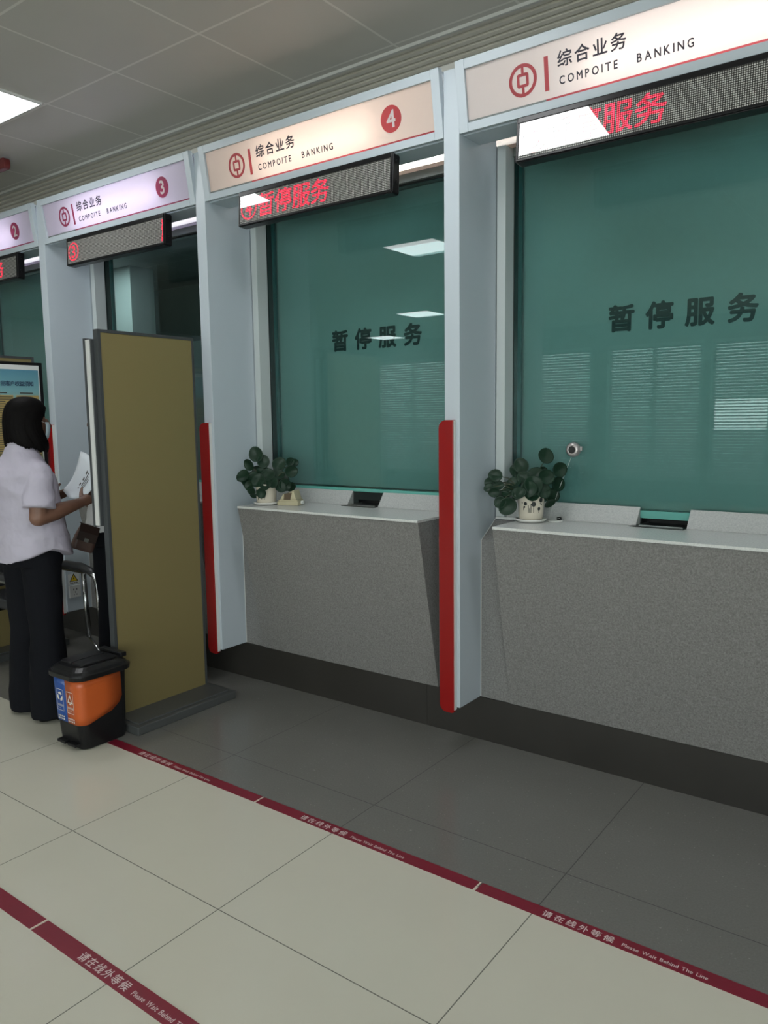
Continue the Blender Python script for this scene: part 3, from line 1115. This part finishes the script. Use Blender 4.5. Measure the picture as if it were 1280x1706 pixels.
# ================================================================ PLANTS
def make_plant(lab, loc, leaves, pot_r, pot_h, facing, print_style):
    t = thing('potted_plant', lab, 'potted plant', loc, 0, 'potted plants on the counters')
    MB().lathe([(.03, .001), (pot_r * .98, .002), (pot_r * 1.12, .010), (pot_r * 1.13, .015), (pot_r * 1.03, .0145), (pot_r * .95, .008), (.03, .007)], n=36).build('saucer', M['saucer'], t, smooth=True)
    b, h = pot_r * .80, pot_h
    pot = MB().lathe([(.02, .011), (b, .011), (b + .004, .016), (pot_r * .96, h - .006), (pot_r, h), (pot_r * .97, h + .002), (pot_r * .93, h - .002), (pot_r * .90, h - .022), (.02, h - .022)], n=36).build('pot', M['pot'], t, smooth=True)
    MB().lathe([(.001, h - .021), (pot_r * .905, h - .021), (pot_r * .85, h - .015), (.001, h - .012)], n=24).build('soil', M['soil'], t)
    # painted dots and stalks wrapped on the pot
    q = MB()

    def on_pot(a, z, off=.0008):
        f = (z - .016) / (h - .022)
        r = (b + .004) + (pot_r * .96 - b - .004) * f + off
        aa = facing + a
        return (r * math.cos(aa), r * math.sin(aa), z)

    def spot(a, z, s):
        n = 14
        q.add([on_pot(a + s / pot_r * math.cos(2 * math.pi * i / n), z + s * math.sin(2 * math.pi * i / n), .0010) for i in range(n)], [tuple(range(n))])

    def stalk(a, z0, z1, w=.0016, lean=0.):
        q.add([on_pot(a - w / pot_r, z0), on_pot(a + w / pot_r, z0), on_pot(a + w / pot_r + lean, z1), on_pot(a - w / pot_r + lean, z1)], [(0, 1, 2, 3)])
    for a, z, s in print_style['dots']:
        spot(a, z, s)
    for a, z0, z1 in print_style['stalks']:
        stalk(a, z0, z1)
    q.build('painted_motif', M['ink'], pot)
    # foliage: round cupped leaves on stems
    rx = Vector((.803, .596, 0))
    dv = Vector((-.593, .796, 0))
    lv, st = MB(), MB()
    rnd = random.Random(int(loc[0] * 1000))
    for (u, v, d, s, tilt, yaw) in leaves:
        c = rx * u + dv * d + Vector((0, 0, v))
        root = rx * (u * .18) + dv * (d * .18) + Vector((0, 0, h - .015))
        mid = root.lerp(c, .55) + Vector((0, 0, .03))
        nrm = (-dv * math.cos(tilt) + Vector((0, 0, 1)) * math.sin(tilt) + rx * yaw).normalized()
        axis = (c - mid)
        axis = (axis - nrm * axis.dot(nrm))
        axis = axis.normalized() if axis.length > .01 else nrm.orthogonal().normalized()
        side = axis.cross(nrm)
        basep = c - axis * s * .95
        st.tube([tuple(root), tuple(root.lerp(mid, .5) + Vector((0, 0, .008))), tuple(mid), tuple(basep)], [.0032, .0028, .0024, .0018], 6)
        rings = []
        N = 14
        for rr, dep in ((.02, .16), (.5, .08), (.85, .02), (1., -.06)):
            ring = []
            for i in range(N):
                a = 2 * math.pi * i / N
                px = math.cos(a) * (1.05 if math.cos(a) > 0 else .98)
                py = math.sin(a) * .86 * (1 - .12 * max(0, math.cos(a)))
                fold = abs(math.sin(a)) * rr * .10
                ring.append(tuple(c + axis * (px * rr * s) + side * (py * 1.08 * rr * s) + nrm * (s * (fold - dep + .02))))
            rings.append(ring)
        lv.loft(rings, cap=False)
        lv.f.append(tuple(range(len(lv.v) - 4 * N, len(lv.v) - 3 * N)))
    lv.build('foliage', M['leaf'], t, smooth=True, solidify=.0016)
    st.build('stems', M['stem'], t, smooth=True)
    return t


K = 1 / 352.0   # photo scale at the plants used only to note leaf offsets in metres
L5 = [(24, 108, .01, 14, .5, .2), (46, 86, 0, 13, .2, .3), (45, 62, .02, 13, .0, .5), (38, 44, .03, 12, .1, .3), (20, 82, .03, 9, .3, 0), (6, 78, -.01, 14, .6, -.2),
      (22, 68, -.03, 14, .4, .2), (-14, 92, .05, 13, .2, -.2), (-22, 84, .06, 11, .3, -.3), (-12, 66, .0, 12, .2, -.2), (0, 56, -.05, 16, .3, 0), (-8, 50, -.06, 14, .5, -.2),
      (-30, 58, .0, 13, .9, -.4), (-40, 52, -.02, 12, .8, -.3), (-62, 78, 0, 11, .2, -.2), (-70, 66, .01, 10, .1, -.4), (-58, 62, -.01, 9, .6, -.1), (-74, 58, -.01, 8, .4, -.3),
      (-66, 52, -.03, 9, -.1, -.2), (-50, 44, -.02, 11, .4, -.2), (-44, 30, -.05, 15, -.1, -.15), (-56, 36, -.04, 10, .1, -.4), (14, 48, -.05, 15, .5, .2), (28, 40, -.03, 12, -.5, .3),
      (30, 26, -.01, 11, -.8, .4), (4, 66, .05, 12, .3, 0), (-26, 44, -.07, 12, .7, -.2), (-4, 40, -.07, 13, .9, 0)]
L4 = [(-18, 98, .0, 15, .1, -.1), (-32, 78, -.01, 12, -.2, -.5), (-4, 84, 0, 13, .1, .2), (-44, 56, -.02, 14, .5, -.4), (-38, 48, -.01, 11, .3, -.3), (-18, 66, .02, 10, .3, -.1),
      (-8, 66, -.02, 8, .8, .2), (-24, 56, -.03, 11, .5, -.2), (-12, 48, -.05, 14, .4, 0), (6, 58, -.03, 14, .5, .1), (26, 78, .02, 14, .2, .1), (48, 82, .03, 9, .2, .4),
      (56, 80, .04, 8, .2, .5), (50, 64, .0, 13, 0, .3), (24, 58, 0, 13, .5, .2), (38, 38, -.02, 13, -.1, .3), (48, 34, .0, 11, -.5, .5), (30, 34, -.03, 11, .2, .2),
      (-32, 38, -.03, 10, .1, -.3), (-28, 28, -.03, 9, -.4, -.3), (-24, 18, -.02, 8, -.8, -.2), (-6, 24, -.07, 10, -.1, 0), (-40, 42, .02, 9, .2, -.5), (14, 44, -.05, 13, .6, .1),
      (2, 40, -.06, 13, .7, 0), (34, 48, .02, 11, .4, .3), (-2, 60, .04, 12, .3, 0)]


def scale_leaves(L, k, z0):
    return [(u * k * (.88 if u < 0 else 1.), z0 + v * k, d, s * k * 1.04, ti, ya) for u, v, d, s, ti, ya in L]


make_plant('potted plant in a flared cream pot with black dots, beside the round intercom', (-1.516, 3.130, 1.0435), scale_leaves([(u * (1.06 if u < 0 else 1.), v - 2 + (7 if abs(u) < 32 and v < 70 else 0), d, s, a, b) for u, v, d, s, a, b in L5], .00272, .0),
           .062, .126, math.radians(-58), {'dots': [(.10, .083, .011), (.72, .100, .011), (.55, .062, .008), (-.52, .085, .008), (-.80, .088, .003), (.66, .084, .003), (.78, .080, .003), (-.62, .070, .005)],
                                          'stalks': [(-.30, .045, .078), (-.20, .045, .066), (-.10, .045, .085), (.10, .045, .075), (.55, .045, .056), (-.68, .056, .072)]})
make_plant('potted plant in a white pot with painted dots, beside the beige stand', (-3.072, 3.035, 1.0435), scale_leaves([(u / .9 if u < 0 else u, v + 1, d, s, a, b) for u, v, d, s, a, b in L4], .0028, .0),
           .062, .114, math.radians(-62), {'dots': [(-.20, .070, .010), (.10, .050, .008), (-.80, .080, .007), (.22, .078, .003), (.05, .082, .003)],
                                          'stalks': [(-.55, .032, .075), (-.20, .032, .062), (-.62, .032, .066), (.10, .032, .044)]})


# ================================================================ SMALL THINGS ON THE COUNTERS
t = thing('desk_stand', 'beige plastic desk stand with a brown recess, beside the smaller potted plant', 'desk stand', (-2.944, 3.092, 1.0435), math.radians(18))
MB().prism_z(rrect(-.062, .066, -.045, .045, .008, 3), 0, .022).build('base', M['beige'], t, bevel=.002)
MB().prism_z(rrect(-.056, .060, -.040, .040, .006, 3), .022, .030).build('base_step', M['beige'], t, bevel=.001)
bd = MB()
bd.prism_y([(-.046, .030), (-.024, .030), (-.020, .064), (-.028, .060)], -.038, .038)
bd.prism_y([(.052, .030), (.016, .030), (.030, .082), (.036, .082)], -.038, .038)
bd.prism_y([(-.024, .030), (.030, .030), (.032, .080), (-.019, .068)], .026, .038)
bd.build('body', M['beige'], t, bevel=.002)
MB().prism_y([(-.0235, .0305), (.0155, .0305), (.0275, .070), (-.0195, .060)], -.032, .0255).build('recess', M['brown'], t)
MB().lathe([(.011, 0), (.011, .012)], (.066, .0, .014), 12, 'x').build('knob', M['white_plastic'], t)

t = thing('intercom_speaker', 'round silver intercom speaker stuck on the largest window', 'intercom', (-1.386, 3.2915, 1.358))
MB().lathe([(.002, .0), (.030, .0), (.034, -.006), (.033, -.014), (.027, -.024), (.018, -.028), (.016, -.026), (.002, -.026)], n=32, axis='y').build('ring', M['silver'], t, smooth=True)
MB().lathe([(.001, -.0265), (.0165, -.0265), (.014, -.029), (.001, -.030)], n=24, axis='y').build('mesh', M['speaker_black'], t)
MB().box(.033, .042, -.012, -.004, -.004, .014).build('bracket', M['silver'], t)
cab = [(-.008, -.012, -.034), (-.030, -.050, -.130), (-.058, -.090, -.250), (-.064, -.100, -.285), (-.064, -.112, -.302), (-.050, -.120, -.309), (-.020, -.118, -.311), (-.004, -.110, -.3115)]
MB().tube(cab, .0013, 6).build('cable', M['wire'], t)

t = thing('cable_puck', 'white cable base with small black plug lying beside the flared pot', 'cable base', (-1.420, 3.178, 1.0435))
MB().lathe([(.002, 0), (.030, 0), (.032, .004), (.028, .007), (.002, .007)], n=24).build('disc', M['white_plastic'], t)
pl = MB().lathe([(.004, 0), (.009, .002), (.009, .018), (.005, .021)], (.004, .008, .013), 10, 'x')
pl.build('plug', M['black'], t)
MB().tube([(.025 * math.cos(a) * (1 - a * .03), .022 * math.sin(a) * (1 - a * .03), .0085 + a * .0012) for a in [i * .4 for i in range(34)]], .0011, 5).build('coiled_cable', M['wire'], t)

# socket and warning label on the fin beside window three
t = thing('wall_socket', 'white wall socket low on the fin beside window three', 'socket', (BOOTH[3], 2.945, .346))
MB().box(.0005, .009, -.043, .043, -.043, .043).build('plate', M['white_plastic'], t, bevel=.002)
hs = MB()
for y, z in ((-.011, .014), (.011, .014)):
    hs.box(.0088, .0096, y - .003, y + .003, z - .006, z + .006)
for y, z in ((0, -.006), (-.010, -.022), (.010, -.022)):
    hs.box(.0088, .0096, y - .002, y + .002, z - .005, z + .005)
hs.build('holes', M['black'], t)
t = thing('warning_label', 'white sticker with a yellow warning triangle above the wall socket', 'sticker', (BOOTH[3], 2.943, .432))
MB().box(.0004, .0012, -.042, .042, -.036, .038).build('sheet', M['white_plastic'], t)


def tri(mb, s, zc, x):
    mb.add([(x, -s, zc - s * .58), (x, s, zc - s * .58), (x, 0, zc + s * 1.15)], [(0, 1, 2)])


q = MB()
tri(q, .033, .002, .0014)
q.build('triangle_border', M['black'], t)
q = MB()
tri(q, .024, .001, .0016)
q.build('triangle', M['yellow'], t)
q = MB()
q.add([(.0018, .002, .018), (.0018, -.006, .002), (.0018, .000, .002), (.0018, -.002, -.010), (.0018, .006, .005), (.0018, .000, .005)], [(0, 1, 2, 5), (2, 3, 4, 5)])
for i in range(4):
    q.box(.0013, .0015, -.028 + i * .015, -.018 + i * .015, -.031, -.024)
q.build('marks', M['black'], t)

# red hanging sign at the far left, end of it in the frame
t = thing('hanging_sign', 'red hanging sign end under the ceiling at the left frame edge', 'sign', (-4.915, 2.64, 3.106))
MB().prism_y(rrect(-.60, .085, -.032, .032, .022, 4), -.02, .02).build('board', M['dark_red'], t, bevel=.003)
rd = MB()
for x in (-.45, -.05):
    rd.tube([(x, 0, .032), (x, 0, CEIL - 3.106)], .004, 6)
rd.build('rod', M['steel'], t)


# ================================================================ CHAIR
t = thing('visitor_chair', 'black leather visitor chair with chrome arms, between the two people', 'chair', (-4.52, 2.47, 0))
ch = t
MB().prism_z(rrect(-.40, .03, -.16, .13, .05, 4), .38, .45).build('seat', M['leather'], t, bevel=.015)
MB().prism_x([(-.15, .47), (-.15, .85), (.12, .85), (.12, .47)], -.42, -.37).build('backrest', M['leather'], t, bevel=.015)
for s in (-1, 1):
    yy = .262 if s > 0 else -.185
    fr = MB().tube([(-.235, yy, .08), (-.235, yy, .50), (-.22, yy, .555), (-.17, yy, .575), (.16, yy, .575), (.225, yy, .555), (.255, yy, .49), (.275, yy, .02)], .020, 10)
    fr.tube([(.10, yy, .565), (.12, yy, .15)], .016, 8)
    fr.tube([(.12, yy, .15), (.268, yy, .05)], .008, 8)
    fr.tube([(-.235, yy, .02), (-.235, yy, .10)], .0165, 10)
    a = fr.build('arm_frame', M['chrome'], t, smooth=True)
    pts = [(-.22, yy, .583), (-.10, yy, .597), (.08, yy, .597), (.19, yy, .580), (.235, yy, .545)]
    MB().tube(pts, [.016, .026, .028, .024, .012], 10).build('arm_pad', M['leather'], t, smooth=True)
for x in (-.255, -.215):
    MB().box(x, x + .03, -.185, .262, .36, .379).build('seat_rail', M['chrome'], t)


# ================================================================ PEOPLE
def hand(mb, wrist, fwd, palm_n, curl, side, spread=.0):
    """palm with five separate fingers; fwd along the hand, palm_n out of the palm, side = thumb side vector"""
    w, f, n, sd = Vector(wrist), Vector(fwd).normalized(), Vector(palm_n).normalized(), Vector(side).normalized()
    mb.cone(w, w + f * .045, .024, .030, 10)
    for o in (-.024, -.008, .008, .024):
        mb.cone(w + f * .02 + sd * o * .7, w + f * .082 + sd * o, .014, .0115, 8)
    for o, ln in ((.027, .066), (.0095, .074), (-.0085, .069), (-.026, .054)):
        p = w + f * .085 + sd * o
        d = f.copy()
        for j, seg in enumerate((.44, .32, .24)):
            ang = curl[j]
            d = (d * math.cos(ang) + n * math.sin(ang)).normalized()
            p2 = p + d * ln * seg + sd * spread * o
            mb.cone(p, p2, .0088 - j * .0008, .0082 - j * .0008, 8)
            p = p2
    p = w + f * .028 + sd * .026
    d = (f * .75 + sd * .65 + n * .25).normalized()
    for j, seg in enumerate((.034, .028, .022)):
        p2 = p + d * seg
        mb.cone(p, p2, .0115 - j * .0012, .0105 - j * .0012, 8)
        p = p2
        d = (d * .8 + f * .35 + n * .15).normalized()


def ell(cx, cy, z, rx, ry, n=28, p=2.2):
    out = []
    for k in range(n):
        a = 2 * math.pi * k / n
        c, s = math.cos(a), math.sin(a)
        out.append((cx + rx * math.copysign(abs(c) ** (2 / p), c), cy + ry * math.copysign(abs(s) ** (2 / p), s), z))
    return out


def person(lab, loc, rot, arms, shirt, hem_back, hem_side, legs_r, hair_len, mask, wide=1.0, h=1.0, head_yaw=0.0):
    """a standing figure, local +y is its front, +x its right"""
    t = thing('person', lab, 'person', loc, rot)
    b = MB()
    # torso and pelvis
    b.loft([ell(0, .0, .80, .15, .11), ell(0, .0, .90, .165, .115), ell(0, .0, 1.02, .135, .10), ell(0, .0, 1.15, .145, .105), ell(0, -.01, 1.27, .155, .10), ell(0, -.012, 1.34, .12, .07), ell(0, -.01, 1.385, .055, .05)])
    b.cone((0, -.012, 1.34), (0, .012, 1.46), .052, .047)
    # head: cranium, face, jaw, nose, ears
    hc = Vector((0, .035, 1.525))
    b.ball(hc + Vector((0, -.012, .012)), (.073, .090, .088), 18, 12)
    b.ball(hc + Vector((0, .030, -.035)), (.060, .066, .080), 18, 12)
    b.ball(hc + Vector((0, .058, -.088)), (.033, .030, .026))
    b.cone(hc + Vector((0, .096, .000)), hc + Vector((0, .112, -.034)), .008, .012, 8)
    b.ball(hc + Vector((-.022, .093, -.030)), (.024, .010, .02))
    b.ball(hc + Vector((.022, .093, -.030)), (.024, .010, .02))
    b.cone(hc + Vector((-.018, .090, -.062)), hc + Vector((.018, .090, -.062)), .0085, .0085, 8)
    for s in (-1, 1):
        b.ball(hc + Vector((s * .074, -.004, -.018)), (.010, .018, .030))
    # legs and feet
    for s in (-1, 1):
        hp, kn, an = Vector((s * .085, 0, .84)), Vector((s * .092, .012, .46)), Vector((s * .098, -.012, .085))
        b.cone(hp, kn, .083, .055)
        b.cone(kn, kn.lerp(an, .35), .052, .055)
        b.cone(kn.lerp(an, .35), an, .055, .034)
        b.cone(an + Vector((0, .0, -.045)), an + Vector((s * .012, .14, -.055)), .032, .026)
    # arms
    for s, A in ((1, arms['r']), (-1, arms['l'])):
        sh, el, wr = Vector(A['sh']), Vector(A['el']), Vector(A['wr'])
        b.cone(Vector((s * .08, -.012, 1.295)), sh, .044, .046)
        b.cone(sh, el, .052, .042)
        b.cone(el, el.lerp(wr, .35), .042, .043)
        b.cone(el.lerp(wr, .35), wr, .043, .026)
        hand(b, wr, A['f'], A['n'], A['curl'], A['side'])
    b.fuse('body', M['skin'], t, voxel=.0045, smooth=4)
    # shirt with sleeves
    m = MB()
    g = wide

    def hemring(z, ry_b, *a):
        return ell(*a)
    rings = []
    n = 28
    base = [(0.0, .015, .195, .172), (.10, .012, .186, .160), (.22, .008, .172, .142), (.34, .0, .178, .138), (.42, -.012, .176, .126), (.46, -.014, .158, .110), (.50, -.014, .122, .090), (.54, -.012, .084, .072), (.580, -.010, .064, .060)]
    top = 1.405
    for i, (zz, cy, rx, ry) in enumerate(base):
        f = zz / .580
        ring = []
        for (x, y, z) in ell(0, cy, 0, rx * g, ry * g, n):
            ang = math.atan2(y, x)
            hem = hem_side + (hem_back - hem_side) * max(0., (abs(math.sin(ang)) - .15) / .85)
            fold = 1 + .02 * math.sin(5 * ang + 3.0 * f * 4) * (1 - f)
            ring.append((x * fold, y * fold, hem + (top - hem) * f))
        rings.append(ring)
    m.loft(rings)
    for s, A in ((1, arms['r']), (-1, arms['l'])):
        sh, el = Vector(A['sh']), Vector(A['el'])
        m.cone(Vector((s * .06, -.012, 1.305)), sh, .050, .056)
        e = sh.lerp(el, A['slv'])
        m.tube([tuple(sh + Vector((0, 0, .03))), tuple(sh), tuple(sh.lerp(e, .5)), tuple(e)], [.030, .054, .070, .077], 18)
    # collar
    m.tube([(0, -.012, 1.375), (0, -.008, 1.42), (0, -.004, 1.432)], [.070, .060, .057], 20)
    m.fuse('shirt', shirt, t, voxel=.006, smooth=3, folds=(.0085, 5.0, 10.0))
    cl = MB()
    rs = []
    for z, r, o in ((1.436, .0575, 0), (1.448, .0585, 0), (1.45, .062, 0), (1.425, .070, 0), (1.405, .078, -.004)):
        rs.append([(r * math.cos(a), -.006 + r * .95 * math.sin(a), z - .012 * max(0, math.sin(a))) for a in [math.radians(112 + 316 * i / 30) for i in range(31)]])
    cl.loft(rs, cap=False, closed=False)
    cl.build('collar', shirt, t, smooth=True, solidify=.003)
    # trousers
    m = MB()
    m.loft([ell(0, .0, .80, .172, .135), ell(0, .004, .86, .176, .138), ell(0, .004, .93, .160, .125), ell(0, .002, .97, .148, .115)])
    for s in (-1, 1):
        a = [(s * .088, .002, .84), (s * .092, .004, .66), (s * .094, .010, .46), (s * .098, .002, .25), (s * .102, .006, .09), (s * .104, .010, .022)]
        m.tube(a, [.096, .088, legs_r[0], legs_r[1], legs_r[2], legs_r[2] * 1.04], 20)
    m.fuse('trousers', M['trouser'], t, voxel=.007, smooth=4, folds=(.006, 7.0, 4.5))
    for s in (-1, 1):
        f = MB()
        f.loft([ell(s * .108, .055, .003, .043, .125), ell(s * .108, .055, .018, .044, .126), ell(s * .108, .045, .045, .037, .108), ell(s * .106, .02, .075, .030, .07)])
        f.build('shoe', M['shoe'], t, smooth=True)
    # hair: a bob that leaves the face open
    hm = MB()
    rs = []
    prof = [(1.634, .012, .016, 0.0), (1.631, .030, .036, 0.), (1.622, .050, .060, 0.), (1.606, .067, .079, 10), (1.582, .080, .094, 34), (1.552, .088, .103, 60), (1.515, .092, .107, 76), (1.475, .094, .107, 74),
            (1.440, .096, .105, 64), (1.412, .099, .102, 52), (1.412 - hair_len * .5, .099, .097, 46), (1.412 - hair_len, .094, .088, 44)]
    NH = 120
    rnd = random.Random(11)
    groove = [rnd.uniform(-1, 1) for _ in range(NH + 1)]
    tip = [rnd.uniform(-1, 1) for _ in range(NH + 1)]
    for z, rx, ry, gap in prof:
        ring = []
        k = min(1., max(0., (1.62 - z) / .12))
        for i in range(NH + 1):
            a = math.radians(90 + gap + (360 - 2 * gap) * i / NH)
            g1 = .5 * groove[i] + .25 * (groove[max(0, i - 1)] + groove[min(NH, i + 1)])
            wv = 1 + .016 * k * g1 + .010 * math.sin(i * .37) * k
            front = max(0., abs(i / NH - .5) * 2 - .55) / .45
            low = max(0., (1.42 - z) / .04)
            nape = max(0., 1 - abs(i / NH - .59) * 2 / .26)
            ring.append((hc.x + rx * wv * math.cos(a), hc.y - .010 + ry * wv * math.sin(a), z + low * (.006 * tip[i] + .006 * math.sin(i * .23) - .024 * front + .046 * nape)))
        rs.append(ring)
    hm.loft(rs, cap=False, closed=False)
    hm.f.append(tuple(range(len(hm.v) - len(prof) * (NH + 1), len(hm.v) - (len(prof) - 1) * (NH + 1))))
    hm.build('hair', M['hair'], t, smooth=True, solidify=.014)
    if mask:
        mk = MB()
        rs = []
        for z, r, yo in ((1.512, .066, .060), (1.495, .078, .056), (1.465, .084, .050), (1.435, .078, .046), (1.418, .060, .045)):
            rs.append([(r * .95 * math.cos(a), hc.y + yo - .012 + r * .72 * math.sin(a), z) for a in [math.radians(8 + 164 * i / 16) for i in range(17)]])
        mk.loft(rs, cap=False, closed=False)
        k = mk.build('face_mask', M['mask'], t, smooth=True, solidify=.002)
        lp = MB()
        for s in (-1, 1):
            lp.tube([(s * .066, hc.y + .052, 1.508), (s * .078, hc.y + .02, 1.520), (s * .081, hc.y - .008, 1.530)], .0015, 6)
            lp.tube([(s * .060, hc.y + .048, 1.425), (s * .078, hc.y + .015, 1.462), (s * .082, hc.y - .012, 1.490)], .0015, 6)
        lp.build('ear_loop', M['white_plastic'], k)
    return t


WX, WY = -3.775, 2.045
arms = {'r': dict(sh=(.165, -.012, 1.262), el=(.195, -.055, 1.050), wr=(.150, .205, 1.098), f=(-.25, .95, .28), n=(-.6, .1, .8), side=(-.70, -.25, .65), curl=(.35, .45, .4), slv=.78),
        'l': dict(sh=(-.165, -.012, 1.262), el=(-.205, -.020, 1.055), wr=(-.145, .185, 1.105), f=(.55, .80, .25), n=(.25, -.2, .95), side=(.55, -.5, .6), curl=(.15, .25, .25), slv=.78)}
person('person in a lilac short sleeved shirt and black trousers holding a sheet, seen from behind', (WX, WY, 0), 0.0, arms, M['shirt'], .815, .885, (.085, .092, .106), .030, True, 1.04)

# the sheet held between the hands
t = thing('paper_sheet', 'white printed sheet held by the person in the lilac shirt', 'paper', (WX, WY, 0))
rows = []
E_, A_, B_, C_ = Vector((-.075, .362, 1.352)), Vector((-.085, .246, 1.150)), Vector((.068, .192, 1.118)), Vector((.150, .295, 1.190))
for i in range(9):
    f = i / 8
    r = []
    for j in range(9):
        g = j / 8
        p = A_.lerp(B_, g).lerp(E_.lerp(C_, g), f)
        p += Vector((.03 * math.sin(math.pi * f), -.012 * math.sin(math.pi * f), -.030 * math.sin(math.pi * f))) + Vector((0, .02, .045)) * math.sin(math.pi * g) * f
        r.append(tuple(p))
    rows.append(r)
sheet = MB().loft(rows, cap=False, closed=False)
sheet.build('sheet', M['paper'], t, smooth=True, solidify=.0006)
q = MB()
nn = Vector((.45, -.62, .64)) * .002
for (a0, a1, b0, b1) in ((.38, .42, .60, .66), (.45, .80, .55, .60), (.50, .82, .64, .67), (.48, .78, .70, .72), (.52, .76, .75, .77)):
    vs = []
    n = 6
    for i in range(n):
        f = a0 + (a1 - a0) * i / (n - 1)
        for g in (b0, b1):
            p = A_.lerp(B_, g).lerp(E_.lerp(C_, g), f)
            p += Vector((.03 * math.sin(math.pi * f), -.012 * math.sin(math.pi * f), -.030 * math.sin(math.pi * f))) + Vector((0, .02, .045)) * math.sin(math.pi * g) * f
            vs.append(tuple(p + nn))
    q.add(vs, [(2 * i, 2 * i + 1, 2 * i + 3, 2 * i + 2) for i in range(n - 1) if (i % 2 == 0 or b0 > .62)])
q.build('printed_lines', M['poster_ink'], t)

arms2 = {'r': dict(sh=(.160, -.012, 1.275), el=(.195, .02, 1.03), wr=(.060, .200, 1.13), f=(-.8, .35, .35), n=(-.2, -.9, .2), side=(.2, .2, .95), curl=(.3, .4, .4), slv=.95),
         'l': dict(sh=(-.160, -.012, 1.275), el=(-.195, .02, 1.03), wr=(-.060, .210, 1.10), f=(.8, .35, .30), n=(.2, -.9, .2), side=(-.2, .2, .95), curl=(.3, .4, .4), slv=.95)}
P2X, P2Y = -3.925, 2.660
person('person in a white shirt and black trousers, mostly hidden by the gold board', (P2X, P2Y, 0), math.pi, arms2, M['shirt2'], .885, .905, (.076, .080, .082), .03, False, .90)

# bag hanging at the hidden person's front
t = thing('shoulder_bag', 'small brown leather bag hanging at the waist of the person in white', 'bag', (-3.905, 2.440, .868), math.radians(70))
t.rotation_euler = (0, math.radians(22), math.radians(70))
MB().loft([[(x * s, y * s2, z) for x, y in rrect(-.062, .062, -.030, .030, .02, 3)] for z, s, s2 in ((-.075, .92, .9), (-.06, 1.0, 1.), (.0, .96, .95), (.055, .80, .6), (.068, .70, .35))]).build('pouch', M['bag'], t, bevel=.003)
fl = MB().prism_x([(-.036, -.02), (-.034, .03), (-.018, .073), (.022, .075), (.022, .070), (-.014, .067), (-.029, .028), (-.031, -.02)], -.054, .054).build('flap', M['bag_dark'], t, bevel=.002)
MB().box(-.012, .012, -.040, -.0355, -.022, -.002).build('clasp', M['steel'], fl)
MB().tube([(.048, .012, .066), (.050, .03, .10), (.055, .05, .16), (.06, .07, .24)], .005, 6).build('strap', M['bag_dark'], t)
